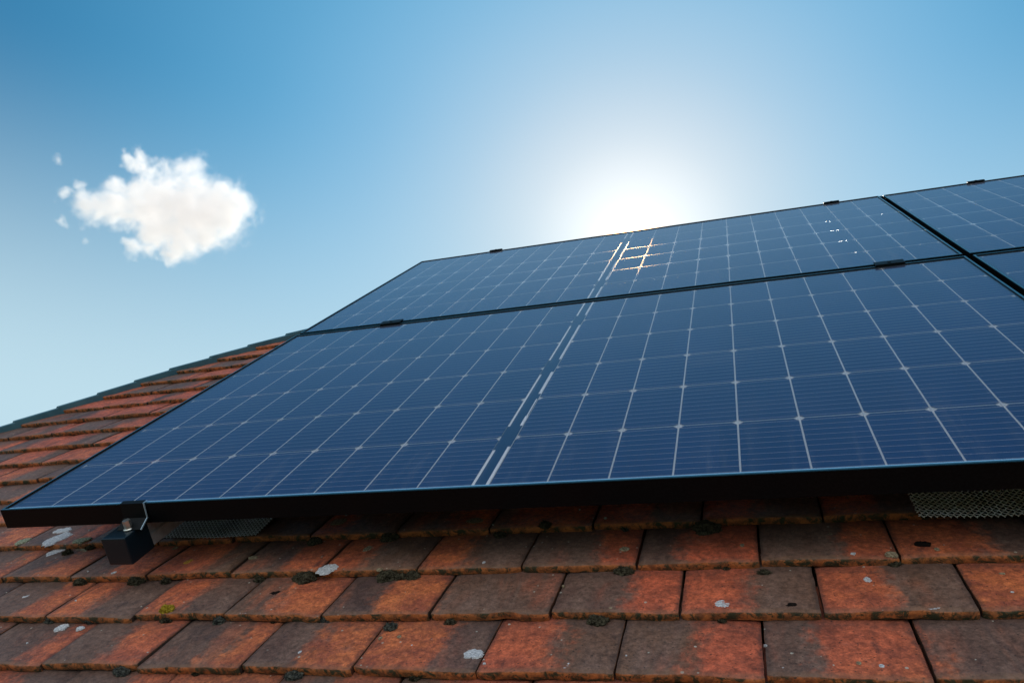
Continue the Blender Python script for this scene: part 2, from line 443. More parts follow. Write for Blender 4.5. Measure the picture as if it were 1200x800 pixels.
# ridge: row of half round ridge tiles
for i in range(12):
    u0 = HIP[-1][0] + .02 + i*.305
    mb = MB(); nseg = 14; vs = []
    for uu, rr_ in ((u0, .088), (u0+.315, .080)):
        for rad in (rr_, rr_-.014):
            for j in range(nseg+1):
                a = math.pi*j/nseg
                # arch in world vertical plane, expressed on the slope
                y, z = math.cos(a)*rad, math.sin(a)*rad*.30
                vs.append((uu, RIDGE+.045 + y*math.cos(SL)+z*math.sin(SL), -D0-.072 + -y*math.sin(SL)+z*math.cos(SL)))
    m = nseg+1; fs = []
    for j in range(nseg):
        fs += [(j, j+1, 2*m+j+1, 2*m+j), (m+j+1, m+j, 3*m+j, 3*m+j+1), (j+1, j, m+j, m+j+1), (2*m+j, 2*m+j+1, 3*m+j+1, 3*m+j)]
    fs += [(0, 2*m, 3*m, m), (nseg, m+nseg, 3*m+nseg, 2*m+nseg)]
    mb.add(vs, fs, True)
    link('ridge_tile', mb.mesh('ridge_tile'), simple('ridge_clay', (.30, .085, .04), .8, 0, .3, 30, .5, (.11, .06, .05)) if i == 0 else roof.children[-1].data.materials[0], roof)
# the hipped side slope and the rear slope beyond, as rows of the same tiles
def slope_rows(name, P0, P1, down, nrows, gauge, shrink):
    """courses from the top edge P0-P1 (world) going along 'down' (world unit vector)"""
    along = (P1-P0).normalized(); nrm = along.cross(down).normalized()
    if nrm.z < 0: nrm = -nrm
    parts = []
    inv = (ROT.to_3x3().inverted())
    for r in range(nrows):
        d = r*gauge
        ln = (P1-P0).length + shrink*d
        st = P0 - along*(shrink*d if name == 'x' else 0)
        x = 0; x -= (r % 2)*.08
        while x < ln:
            c = st + along*max(x, 0) + down*d
            wdt = min(x+.160, ln)-max(x, 0)
            if wdt > .03:
                q = [(c, nrm*.0), (c+along*wdt, nrm*.0)]
                A, B = c + nrm*(-.013), c + along*wdt + nrm*(-.013)
                Cc, Dd = c + down*(gauge+.006) + nrm*.0, c + along*wdt + down*(gauge+.006)
                E1, F1 = Cc - nrm*.013, Dd - nrm*.013
                pts = [inv @ (z-ORG) for z in (A, B, Dd, Cc, F1, E1)]
                parts.append(([tuple(z) for z in pts], [(0, 1, 2, 3), (3, 2, 4, 5)], [(0, .1, 0), (1, .1, 0), (1, 0, 0), (0, 0, 0), (1, 0, 1), (0, 0, 1)],
                              (0, 0, 0), (rt.choice((.1, .3, .5, .7)), float(rt.random() > .5), rt.random())))
            x += .1635
    o = link(name, tile_mesh(name, parts), None, roof); o['kind'] = 'stuff'
    return o
apex = W(HIP[-1][0]-.02, RIDGE+.02, -D0-.03); toe = W(-2.5, -1.4, -D0-.03)
# rear slope
slope_rows('rear_slope_tiles', W(-.1, RIDGE+.05, -D0-.03), W(3.6, RIDGE+.05, -D0-.03), Vector((0, math.cos(SL), -math.sin(SL))), 16, .104, 0)
# side slope (triangle widening down the hip)
hipdir = (W(HIP[1][0], HIP[1][1], -D0) - apex)
parts = []; inv = ROT.to_3x3().inverted()
nrow = 24
dn = Vector((-math.cos(SL), 0, -math.sin(SL)))
nrm = Vector((-math.sin(SL), 0, math.cos(SL)))
for r in range(nrow):
    d = r*.104
    ctr = apex + dn*d
    # front end of the course: where it meets the hip
    zz = ctr.z
    tt = (zz - apex.z)/hipdir.z
    fy = (apex + hipdir*tt).y; by = 2*apex.y - fy
    y = by
    while y > fy:
        y1 = max(y-.161, fy)
        A = Vector((ctr.x, y, ctr.z)) - nrm*.013 - nrm*.02; B = Vector((ctr.x, y1, ctr.z)) - nrm*.033
        Cc, Dd = A + dn*.11 + nrm*.013, B + dn*.11 + nrm*.013
        pts = [tuple(inv @ (z-ORG)) for z in (A, B, Dd, Cc, Dd-nrm*.013, Cc-nrm*.013)]
        parts.append((pts, [(0, 1, 2, 3), (3, 2, 4, 5)], [(0, .1, 0), (1, .1, 0), (1, 0, 0), (0, 0, 0), (1, 0, 1), (0, 0, 1)], (0, 0, 0), (rt.choice((.1, .3, .5, .7)), float(rt.random() > .5), rt.random())))
        y = y1-.003
o = link('side_slope_tiles', tile_mesh('side_slope_tiles', parts), None, roof); o['kind'] = 'stuff'

# ---- moss cushions and lichen growing on single tiles
def find_tile(k, u):
    for a, b, o in tile_at.get(k, []):
        if a-.004 <= u <= b+.004: return o
    return None
def surf(k, u, v): return -D0 - T*(v - vk(k, u))/.1062 + .0018
def moss_mesh(seed, r, h, spikes=True):
    bm = bmesh.new(); bmesh.ops.create_icosphere(bm, subdivisions=4, radius=1)
    rr = random.Random(seed)
    for vtx in bm.verts:
        c = vtx.co; n1 = noise.noise(c*1.6+Vector((seed*3.3, 0, 0))); n2 = noise.noise(c*6+Vector((0, seed*1.1, 0))); n3 = noise.noise(c*17)
        s = 1 + n1*.35 + n2*.20 + n3*.16
        vtx.co = Vector((c.x*r*s, c.y*r*.75*s, max(c.z*h*s, -h*.5)))
    if spikes:
        vl = [(v.co.copy(), v.normal.copy()) for v in bm.verts if v.co.z > -h*.2]
        for _ in range(170):
            c, nn = rr.choice(vl); d = (c.normalized()+Vector((rr.uniform(-.6, .6), rr.uniform(-.6, .6), rr.uniform(0, .6)))).normalized()
            s = d.orthogonal().normalized()*.0005
            L = rr.uniform(.0012, .0030)
            a = bm.verts.new(c-s); b = bm.verts.new(c+s); e = bm.verts.new(c+d*L)
            bm.faces.new((a, b, e))
    me = bpy.data.meshes.new('moss_cushion'); bm.to_mesh(me); bm.free()
    return me
MOSS = [(.0162, .0702, 1, .010, 'moss'), (.136, -.021, 2, .012, 'moss'), (.252, -.019, 2, .014, 'moss'), (.171, -.118, 3, .010, 'moss_grey'), (.247, -.118, 3, .009, 'moss_grey'),
        (.391, -.117, 3, .009, 'moss'), (.391, -.109, 2, .011, 'moss_yellow'), (.4077, -.2252, 4, .013, 'moss_grey'), (.533, .086, 1, .013, 'moss'), (.5751, -.0191, 2, .017, 'moss'),
        (.7125, -.0167, 2, .015, 'moss'), (.7536, -.0151, 2, .012, 'moss'), (.735, -.017, 2, .010, 'moss'), (.661, -.111, 3, .010, 'moss_grey'), (.6749, -.223, 4, .012, 'moss_grey'), (.7692, -.1302, 3, .009, 'moss_grey'),
        (.4861, -.1186, 3, .009, 'moss_grey'), (.6685, .0925, 1, .014, 'moss'), (.8606, .0917, 1, .009, 'moss'), (.935, .099, 0, .009, 'moss'), (1.0677, -.0079, 2, .013, 'moss'),
        (1.0466, -.1146, 3, .013, 'moss'), (1.176, .092, 1, .018, 'moss'), (1.2775, -.0952, 2, .007, 'pit'), (1.4055, .0006, 2, .008, 'moss'), (1.4457, .0327, 1, .009, 'pit'), (.5457, -.0603, 2, .009, 'pit'),
        (.05, .09, 1, .009, 'moss'), (.31, -.018, 2, .008, 'moss'), (.49, -.018, 2, .008, 'moss'), (.85, -.118, 3, .007, 'moss'), (-.20, .092, 1, .010, 'moss'), (1.25, -.017, 2, .007, 'moss')]
for i, (u, v, k, r, m) in enumerate(MOSS):
    t = find_tile(k, u)
    if t is None: continue
    w = surf(k, u, v)
    h = r*.62 if m != 'pit' else r*.16
    o = link('moss_cushion' if m != 'pit' else 'dark_pit', moss_mesh(i+1, r, h, m != 'pit'), M[m], t, (u-t.location.x, v-t.location.y, w - t.location.z + h*.25))
# thin moss along the joints under the tails
rm = random.Random(5)
for k in range(0, 5):
    for a, b, t in tile_at.get(k, []):
        for _ in range(rm.choice((0, 0, 1))):
            u = rm.uniform(a+.01, b-.01); v = vk(k-1, u)-.001
            w = surf(k, u, v)
            r = rm.uniform(.0025, .005)
            if -.45 < u < 1.62 and v < .2:
                link('moss_cushion', moss_mesh(rm.randrange(999), r, r*.6, True), M[rm.choice(('moss', 'moss', 'moss_grey'))], t, (u-t.location.x, v-t.location.y, w-t.location.z+.0005))
LICH = [(-.0515, .1136, 0, 26, 'white'), (-.08, .1542, 0, 16, 'white'), (-.1248, .0873, 1, 30, 'white'), (-.026, .0827, 1, 18, 'white'), (.036, .0904, 1, 20, 'green'), (.02, .103, 0, 16, 'green'), (-.13, .107, 0, 14, 'green'), (.0608, -.0612, 2, 8, 'white'),
        (.2093, -.1361, 3, 13, 'white'), (.248, -.1379, 3, 8, 'white'), (.3844, -.2028, 3, 9, 'white'), (.1983, -.0075, 1, 6, 'white'), (.2489, .0832, 1, 7, 'tan'), (.3215, .0282, 1, 9, 'yellow'),
        (.4431, .0388, 1, 9, 'tan'), (.609, -.006, 1, 24, 'white'), (.548, .1458, 0, 18, 'tan'), (.6444, .0603, 1, 12, 'tan'), (.7001, -.0106, 1, 7, 'tan'), (.5325, -.1081, 2, 16, 'white'), (.5797, -.0923, 2, 7, 'white'),
        (.8428, -.1568, 3, 8, 'white'), (.8088, .1286, 0, 18, 'tan'), (.9056, -.1847, 3, 20, 'white'), (1.0229, -.2046, 3, 12, 'white'), (1.0633, .0396, 1, 10, 'tan'), (1.1985, -.0912, 2, 17, 'white'),
        (1.3693, -.0356, 2, 10, 'white'), (1.4259, -.0953, 2, 18, 'white'), (1.404, .007, 1, 12, 'tan'), (1.4577, .0177, 1, 6, 'tan'), (1.2248, .0419, 1, 6, 'tan'), (.9154, -.084, 2, 6, 'white'), (1.3603, .0105, 1, 5, 'white')]
def lichen_mesh(seed, r):
    rr = random.Random(seed); bm = bmesh.new()
    rings = []; n_ = 34; ctr = bm.verts.new((0, 0, .0007))
    ex = rr.uniform(.8, 1.25)
    for q in (.35, .7, .9, 1.0):
        ring = []
        for i in range(n_):
            a = 2*math.pi*i/n_
            s = 1 + .28*noise.noise(Vector((math.cos(a)*1.3+seed*2.1, math.sin(a)*1.3, seed))) + (.22*noise.noise(Vector((math.cos(a)*6, math.sin(a)*6, seed*1.9))) if q > .5 else 0)
            zz = .0007 + .0003*noise.noise(Vector((a*3, q*9, seed))) if q < 1 else -.0012
            ring.append(bm.verts.new((math.cos(a)*r*q*s*ex, math.sin(a)*r*q*s/ex, zz)))
        rings.append(ring)
    for i in range(n_): bm.faces.new((ctr, rings[0][i], rings[0][(i+1) % n_]))
    for p, q in zip(rings, rings[1:]):
        for i in range(n_): bm.faces.new((p[i], q[i], q[(i+1) % n_], p[(i+1) % n_]))
    me = bpy.data.meshes.new('lichen_patch'); bm.to_mesh(me); bm.free(); return me
SLT = math.atan(T/.1062)
def add_lichen(u, v, k, r, c, sd):
    t = find_tile(k, u)
    if t is None: return
    w = surf(k, u, v) + .0002
    o = link('lichen_patch', lichen_mesh(sd, r), M['lichen_'+c], t, (u-t.location.x, v-t.location.y, w-t.location.z))
    o.rotation_euler = (-SLT, 0, 0)
for i, (u, v, k, px, c) in enumerate(LICH):
    sc_ = (Vector((u, v, -D0)) - Vector((1.257, -.907, .47))).length/893*px*.5
    add_lichen(u, v, k, sc_, c, i+1)
for i in range(60):
    k = rm.randrange(0, 5); u = rm.uniform(-.4, 1.6); v = vk(k, u)+rm.uniform(.008, .098)
    add_lichen(u, v, k, rm.choice((.0012, .0016, .0022, .003)), rm.choice(('white', 'tan', 'white')), 100+i)

# ---------------------------------------------------------------- solar panels
def frame_mesh():
    mb = MB(); h = .0355; lip = .0052; t_ = .0018
    for (x0, y0, x1, y1, ax) in ((0, 0, PW, 0, 'b'), (0, PH, PW, PH, 't'), (0, 0, 0, PH, 'l'), (PW, 0, PW, PH, 'r')):
        # profile in (d, z): d = distance inward
        prof = [(0, 0), (lip, 0), (lip, -t_*1.4), (t_, -t_*1.4), (t_, -h+t_), (.022, -h+t_), (.022, -h), (0, -h)]
        def P(d, z, e):
            if ax == 'b': return (XL+d if e == 0 else PW-d, d, z)
            if ax == 't': return (XL+d if e == 0 else PW-d, PH-d, z)
            if ax == 'l': return (XL+d, d if e == 0 else PH-d, z)
            return (PW-d, d if e == 0 else PH-d, z)
        n_ = len(prof)
        vs = [P(d, z, 0) for d, z in prof] + [P(d, z, 1) for d, z in prof]
        mb.add(vs, [(i, (i+1) % n_, n_+(i+1) % n_, n_+i) for i in range(n_)])
    me = mb.mesh('frame')
    bm = bmesh.new(); bm.from_mesh(me); bmesh.ops.remove_doubles(bm, verts=bm.verts, dist=1e-5)
    es = [e for e in bm.edges if all(abs(v.co.z) < 1e-6 for v in e.verts) and len(e.link_faces) == 2 and e.calc_face_angle(0) > 1]
    bmesh.ops.bevel(bm, geom=es, offset=.0007, segments=2, affect='EDGES')
    bmesh.ops.recalc_face_normals(bm, faces=bm.faces); bm.to_mesh(me); bm.free()
    return me
def cell_x(i): return MX + i*PU if i < 10 else PW/2 + MC + (i-10)*PU
def cells_mesh():
    mb = MB(); gu, gv, ch, z = .0015, .0016, .0068, -.0046
    for i in range(20):
        for j in range(6):
            x0, x1 = cell_x(i)+gu, cell_x(i)+PU-gu; y0, y1 = MY+j*PV+gv, MY+(j+1)*PV-gv
            mb.add([(x0+ch, y0, z), (x1-ch, y0, z), (x1, y0+ch, z), (x1, y1-ch, z), (x1-ch, y1, z), (x0+ch, y1, z), (x0, y1-ch, z), (x0, y0+ch, z)], [tuple(range(8))])
    return mb.mesh('solar_cells')
def make_panel():
    root = empty('solar_panel')
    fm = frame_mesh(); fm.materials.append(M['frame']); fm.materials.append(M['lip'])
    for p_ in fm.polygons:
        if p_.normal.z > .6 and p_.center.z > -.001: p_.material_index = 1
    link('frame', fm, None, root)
    mb = MB(); mb.add([(XL+.004, .004, -.0026), (PW-.004, .004, -.0026), (PW-.004, PH-.004, -.0026), (XL+.004, PH-.004, -.0026)], [(0, 1, 2, 3)])
    gm = mb.mesh('glass')
    if gm.polygons[0].normal.z < 0: gm.flip_normals()
    link('glass', gm, M['glass'], root)
    link('solar_cells', cells_mesh(), M['cell'], root)
    mb = MB(); z = -.0052
    mb.add([(MX, MY, z), (MX+10*PU, MY, z), (MX+10*PU, PH-MY, z), (MX, PH-MY, z)], [(0, 1, 2, 3)])
    x = PW/2+MC
    mb.add([(x, MY, z), (x+10*PU, MY, z), (x+10*PU, PH-MY, z), (x, PH-MY, z)], [(0, 1, 2, 3)])
    link('cell_gaps', mb.mesh('cell_gaps'), M['gap'], root)
    # opaque border and middle strip
    mb = MB(); z = -.0043; e = .0018
    for a in ((XL+e, e, PW-e, MY), (XL+e, PH-MY, PW-e, PH-e), (XL+e, MY, MX+.0015, PH-MY), (PW-MX-.0015, MY, PW-e, PH-MY), (MX+10*PU, MY, PW/2+MC, PH-MY)):
        mb.add([(a[0], a[1], z), (a[2], a[1], z), (a[2], a[3], z), (a[0], a[3], z)], [(0, 1, 2, 3)])
    link('border_strip', mb.mesh('border_strip'), M['black_strip'], root)
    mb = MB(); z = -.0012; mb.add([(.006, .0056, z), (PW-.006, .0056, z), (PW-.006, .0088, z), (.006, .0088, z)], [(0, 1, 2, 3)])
    link('lip_sky_strip', mb.mesh('lip_sky_strip'), M['lip_sky'], root)  # light blue strip painted for the sky reflected on the lower lip
    # soldered wires in the cell gaps: flat half-round, bright tinned metal
    def wire(mb, a, b, ax, r_, hr=.26, ns=6):
        vs = []
        for e in (a, b):
            for i in range(ns+1):
                t_ = math.pi*i/ns; o_ = -math.cos(t_)*r_; z_ = -.0045 + math.sin(t_)*r_*hr
                vs.append((e[0]+(o_ if ax == 'v' else 0), e[1]+(o_ if ax == 'u' else 0), z_))
        mb.add(vs, [(i, i+1, ns+2+i, ns+1+i) for i in range(ns)], True)
    mb = MB()
    for i in list(range(1, 10)) + list(range(11, 20)): wire(mb, (cell_x(i), MY), (cell_x(i), PH-MY), 'v', .00130, .22)
    for i in (10, 19): wire(mb, (cell_x(i)+(PU if i == 19 else 0), MY), (cell_x(i)+(PU if i == 19 else 0), PH-MY), 'v', .0007)
    for j in range(1, 6):
        for x0, x1 in ((MX, MX+10*PU), (PW/2+MC, PW/2+MC+10*PU)): wire(mb, (x0, MY+j*PV+.0001), (x1, MY+j*PV+.0001), 'u', .0008, .10)
    link('gap_wires', mb.mesh('gap_wires'), M['wire_bright'], root)
    # collector ribbons beside the middle strip, dashed
    for side in (-1, 1):
        xc = PW/2 + side*(MC-.0022)
        for (a, b, w_) in (((-.0, .72, .0022), (1.26, 2.76, .0018), (3.27, 4.75, .0018), (5.27, 6.0, .0020)) if side < 0 else
                           ((0, .78, .0024), (1.26, 1.97, .0012), (1.26, 1.50, .0026), (2.12, 2.82, .0028), (3.28, 4.75, .0022), (5.27, 6.0, .0022))):
            mb = MB(); z = -.0038 + (.0002 if w_ == .0026 else 0)
            mb.add([(xc-w_, MY+a*PV, z), (xc+w_, MY+a*PV, z), (xc+w_, MY+b*PV, z), (xc-w_, MY+b*PV, z)], [(0, 1, 2, 3)])
            link('collector_ribbon', mb.mesh('collector_ribbon'), M['ribbon'], root)
    return root
def copy_tree(o, parent=None):
    c = o.copy(); COL.objects.link(c)
    if parent: c.parent = parent
    for ch in o.children: copy_tree(ch, c)
    return c
panel = make_panel()
SPOTS = [((0, 0), 'large blue solar panel of the lower row above the bare tiles'),
         ((0, 1), 'solar panel of the upper row with sunlight glinting golden through its cell gaps'),
         ((1, 1), 'upper row solar panel at the right edge, beyond the vertical joint'),
         ((1, 0), 'lower row solar panel showing only a small corner at the right edge')]
for n_, ((i, j), lab) in enumerate(SPOTS):
    o = panel if n_ == 0 else copy_tree(panel)
    o.location = W(i*(PW+GAPU), j*(PH+GAPV), 0)
    tag(o, lab, 'solar panel', 'solar panels mounted in two rows on the tiled roof')

# ---------------------------------------------------------------- rails, clamps
RT = -.037
def rail(u, v0, v1, label, name='mounting_rail', cap=False, mat='alu'):
    r = empty(name, (u, v0, RT)); tag(r, label, 'mounting rail', 'mounting rails under the solar panels')
    mb = MB(); w_, h = .0205, .043
    # hollow channel section with side grooves
    prof = [(-w_, 0), (-.006, 0), (-.006, -.012), (.006, -.012), (.006, 0), (w_, 0), (w_, -.012), (w_-.004, -.015), (w_-.004, -.021), (w_, -.024), (w_, -h), (-w_, -h), (-w_, -.024), (-w_+.004, -.021), (-w_+.004, -.015), (-w_, -.012)]
    L = v1-v0; n_ = len(prof)
    mb.add([(x, 0, z) for x, z in prof] + [(x, L, z) for x, z in prof], [(i, (i+1) % n_, n_+(i+1) % n_, n_+i) for i in range(n_)] + [tuple(range(n_-1, -1, -1)), tuple(range(n_, 2*n_))])
    link('rail_profile', mb.mesh('rail_profile'), M[mat], r)
    mb = MB(); mb.box((-w_-.001, L, -h-.001), (w_+.001, L+.003, .001)); link('glint_stop_plate', mb.mesh('glint_stop_plate'), M['cap'], r)  # plate added to close the rail end against sun glints
    if cap:
        mb = MB(); mb.box((-.0235, -.005, -h-.0025), (.0235, .047, .0022)); me = mb.mesh('end_cap', .0022)
        link('end_cap', me, M['cap'], r)
    return r
rail(.268, -.044, 2.045, 'aluminium rail under the left panels ending in a square black plastic cap', cap=True)
rail(1.598, .012, 2.045, 'aluminium rail hidden under the panels below the clamp left of the panel joint')
rail(2.078, .012, 2.045, 'black rail under the panels cut by the right picture edge', mat='deck')
# lower end clamp: Z-shaped black clamp with a bright cut edge and a hex bolt
ec = empty('end_clamp', (.2805, 0, 0))
tag(ec, 'black Z-shaped end clamp with silver bolt holding the lower panel edge above the black cap', 'clamp')
def zprof(th=.0028):
    c = [(.0060, .0016), (-.0022, .0016), (-.0044, -.0235), (-.024, -.0345)]   # centreline in (v, w)
    return c
def zsheet(u0, u1, th):
    c = zprof(); mb = MB()
    out = []
    for i, (v, w) in enumerate(c):
        a = Vector(c[max(i-1, 0)]); b = Vector(c[min(i+1, len(c)-1)]); t_ = (b-a).normalized(); nn = Vector((-t_.y, t_.x))
        out.append((Vector((v, w))+nn*th/2, Vector((v, w))-nn*th/2))
    ring = [p for p, _ in out] + [q for _, q in reversed(out)]
    n_ = len(ring)
    # split the caps into quads
    m = len(c)
    vs = [(u0, p.x, p.y) for p in ring] + [(u1, p.x, p.y) for p in ring]
    fs = [(i, (i+1) % n_, n_+(i+1) % n_, n_+i) for i in range(n_)]
    for i in range(m-1):
        fs += [(i, i+1, n_-2-i, n_-1-i), (n_+i+1, n_+i, n_+n_-1-i, n_+n_-2-i)]
    mb.add(vs, fs); return mb
link('clamp_body', zsheet(-.024, .0225, .0020).mesh('clamp_body'), M['clamp'], ec)
link('cut_edge', zsheet(.0227, .0238, .0023).mesh('cut_edge'), M['clamp_edge'], ec)
mb = MB(); mb.tube([(-.004, -.020, -.0320), (-.004, -.020, -.0185)], .0062, 6)
me = mb.mesh('bolt'); 
for p in me.polygons: p.use_smooth = False
b_ = link('bolt', me, M['steel'], ec)
mb = MB(); mb.tube([(-.004, -.020, -.0345), (-.004, -.020, -.0322)], .0085, 20); link('washer', mb.mesh('washer'), M['steel'], b_)
def clamp(u, v, kind, label):
    c = empty(kind, (u, v, 0)); tag(c, label, 'clamp', 'black clamps holding the panel edges')
    mb = MB()
    if kind == 'mid_clamp': mb.box((-.032, -.0155, .0006), (.032, .0155, .0040))
    else: mb.box((-.026, -.007, .0006), (.026, .005, .0040)); mb.box((-.026, .0052, -.036), (.026, .0085, .0040))
    link('clamp_body', mb.mesh('clamp_body', .0010), M['clamp'], c)
    mb = MB(); z0 = .0041
    mb.tube([(0, 0, z0+.0002), (0, 0, z0+.0012)], .0042, 12); link('bolt', mb.mesh('bolt'), M['clamp'], c)
    if kind == 'mid_clamp':
        mb = MB(); mb.tube([(0, 0, -.036), (0, 0, .0006)], .0035, 8); link('shank', mb.mesh('shank'), M['steel'], c)
VG = PH + GAPV/2; VT = 2*PH+GAPV
clamp(.300, VG, 'mid_clamp', 'black clamp on the joint between the panel rows at its left end')
clamp(1.598, VG, 'mid_clamp', 'black clamp on the joint between the panel rows near the crossing of the panel joints')
clamp(.325, VT, 'top_clamp', 'small black clamp on the top edge against the sky left of the sun')
clamp(1.600, VT, 'top_clamp', 'small black clamp on the top edge against the sky left of the vertical panel joint')
clamp(2.060, VT, 'top_clamp', 'small black clamp on the top edge near the right picture edge')

js_ = empty('joint_light_block', (PW+(GAPU+XL)/2, 0, -.030)); tag(js_, 'dark strip added to block light through the vertical joint between left and right panels', 'light blocker')  # strip and plug added to block sky and sun through the joint
for j in range(2):
    mb = MB(); mb.box((-.0062, .004+j*(PH+GAPV), -.002), (.0062, PH-.004+j*(PH+GAPV), .002)); link('strip', mb.mesh('strip', .0005), M['frame'], js_)
mb = MB(); mb.box((-.0066, 2*PH+GAPV-.022, .0022), (.0066, 2*PH+GAPV-.001, .0285)); link('light_plug', mb.mesh('light_plug', .0005), M['frame'], js_)
# ---------------------------------------------------------------- woven wire mesh strips
def wire_mesh(loc, wu, wv, sp, r, label, lift0, lift1, seed, skew=0, wmat='wire'):
    o0 = empty('wire_mesh', loc); tag(o0, label, 'wire mesh', 'woven wire mesh strips on the tiles')
    mb = MB(); rr = random.Random(seed)
    def hh(x, y): return lift0 + (lift1-lift0)*y/wv + .0016*math.sin(x*31+seed)
    for fam in (1, -1):
        q = -wv
        while q < wu+wv:
            pts = []; nst = int(wv*1.02/(sp*.25)); ph = 0
            jit = rr.uniform(-.0004, .0004); ext = rr.uniform(.0, .003)
            for i in range(nst+2):
                y = i*sp*.25
                if y > wv+ext: break
                x = (q + y if fam > 0 else q + wv - y) + jit
                if 0 <= x + (0) <= wu:
                    z = r*1.05*fam*math.cos(math.pi*(y/(sp*.5))) + hh(x, y)
                    pts.append((x + skew*y, y, z))
            if len(pts) > 1: mb.tube(pts, r, 4)
            q += sp
    bk = MB(); x0 = .004; bk.add([(x0, .003, lift0-.0016), (wu-.004, .003, lift0-.0016), (wu-.004+skew*wv, wv, lift1-.0016), (x0+skew*wv, wv, lift1-.0016)], [(0, 1, 2, 3)])
    link('dark_backing', bk.mesh('dark_backing'), M['deck'], o0)  # thin dark sheet under the weave
    me = mb.mesh('wire_mesh')
    link('wire_weave', me, M[wmat], o0)
    return o0
wire_mesh((.215, .0905, -D0+.0055), .205, .11, .0078, .00058, 'dark fine wire mesh strip lying on the tiles beside the black rail cap', .0005, -.004, 1, -.05, 'wire_dark')
wire_mesh((1.452, .086, -D0+.004), .30, .056, .0078, .00085, 'bright coarse wire mesh strip sticking out under the panel at the right edge', 0.000, .008, 2, -.05)

# ---------------------------------------------------------------- cloud: a real puff of volume far off
SUN = WD((-.1240, .9756, -.1811))
CAM = (1.25724, -.90676, .47018)
RC = [[.9512431, .2489425, -.1821101], [-.1006359, -.3076160, -.9461738], [-.2915629, .9183682, -.2675651]]
cx, cy_, cz = WD(RC[0]), -WD(RC[1]), WD(RC[2])
DIST = 420.
PXS = DIST/893.6
ctr_dir = WD((-.64038, .76797, -.01215))
ax_r = ctr_dir.cross(Vector((0, 0, 1))).normalized(); ax_u = ax_r.cross(ctr_dir).normalized()
CC = W(*CAM) + ctr_dir*DIST/ (ctr_dir.dot(cz)) 
def cl(px, py):
    d = (cz + cx*(px-600)/893.6 + cy_*(400-py)/893.6)
    return W(*CAM) + d*DIST
PUFF = [(222,250,42,0),(252,247,38,4),(276,246,21,-3),(188,240,33,-5),(160,238,26,3),(128,240,22,5),(106,243,19,0),(91,220,8.5,0),(74,230,9,2),(74,262,6.5,0),
        (212,278,25,6),(188,270,22,-4),(240,272,22,3),(210,208,16,2),(229,208,14,-2),(196,196,9,3),(190,222,18,0),(152,190,10,0),(161,177,6.5,2),(147,184,7,1),(157,290,13,0),(146,284,8,0),(203,298,11,0),(178,290,10,2),(101,279,5,0),(264,222,14,3),(165,214,9,0),(66,187,5,0),(226,200,15,0),(210,197,11,2),(198,208,13,-2),(184,216,12,0),(243,218,14,0),(172,203,12,0),(162,188,11,0),(180,196,9,2),(132,222,14,2),(285,238,13,0)]
base_c = cl(185, 240)
pc = [(cl(x, y) + cz*dz*PXS - base_c, r*PXS*1.06) for x, y, r, dz in PUFF]
bm = bmesh.new()
for c, r in pc:
    m = bmesh.ops.create_icosphere(bm, subdivisions=3, radius=r*1.3+6, matrix=Matrix.Translation(c))
me = bpy.data.meshes.new('cloud'); bm.to_mesh(me); bm.free()
cloud = bpy.data.objects.new('cloud', me); COL.objects.link(cloud)
rmod = cloud.modifiers.new('r', 'REMESH'); rmod.mode = 'VOXEL'; rmod.voxel_size = 1.6
dg = bpy.context.evaluated_depsgraph_get()
me2 = bpy.data.meshes.new_from_object(cloud.evaluated_get(dg)); cloud.modifiers.clear(); cloud.data = me2
cloud.location = base_c
tag(cloud, 'single small white fluffy cloud in the blue sky left of the panels', 'cloud')
n = NT('cloud_vapour'); p = n.objco()
w1 = n.noise(p, .055, 3, .6, 0, 1); w2 = n.noise(p, .28, 5, .65, 0, 1)
q = n.vm('ADD', p, n.vm('MULTIPLY', n.vm('SUBTRACT', w1, (.5, .5, .5)), (17, 17, 17)))
q = n.vm('ADD', q, n.vm('MULTIPLY', n.vm('SUBTRACT', w2, (.5, .5, .5)), (7, 7, 7)))
acc = None
for c, r in pc:
    d = n.vm('DISTANCE', q, tuple(c), out=1)
    f = n.math('SUBTRACT', 1., n.math('DIVIDE', d, r))
    acc = f if acc is None else n.math('SMOOTH_MAX', acc, f, .12)
det = n.noise(p, .19, 8, .72)
acc = n.math('ADD', acc, n.math('MULTIPLY', n.math('SUBTRACT', det, .5), 1.7))
dens = n.math('MULTIPLY', n.step(acc, -.18, .80), n.math('ADD', .08, n.math('MULTIPLY', n.step(n.noise(p, .10, 6, .7), .40, .64), .20)))
vol = n.n('ShaderNodeVolumePrincipled')
n.put(vol.inputs['Color'], (.86, .845, .83)); n.put(vol.inputs['Density'], dens); n.put(vol.inputs['Anisotropy'], .35)
n.put(vol.inputs['Emission Color'], (1.0, .955, .935)); n.put(vol.inputs['Emission Strength'], n.math('MULTIPLY', dens, .275))  # glow added in place of multiply scattered sunlight
n.t.links.new(vol.outputs[0], n.out.inputs['Volume'])
cloud.data.materials.clear(); cloud.data.materials.append(n.m)
try: n.m.cycles.volume_step_rate = 1.0
except Exception: pass

# ---------------------------------------------------------------- ground far below
gr = MB(); gr.add([(-6000, -6000, -.6), (6000, -6000, -.6), (6000, 6000, -.6), (-6000, 6000, -.6)], [(0, 1, 2, 3)])
n = NT('meadow'); p = n.objco()
n.bsdf(n.mix(n.step(n.noise(p, .6, 6), .35, .7), (.05, .075, .025), (.10, .11, .045)), .95, 0, .2)
g = link('ground', gr.mesh('ground'), n.m); tag(g, kind='structure')

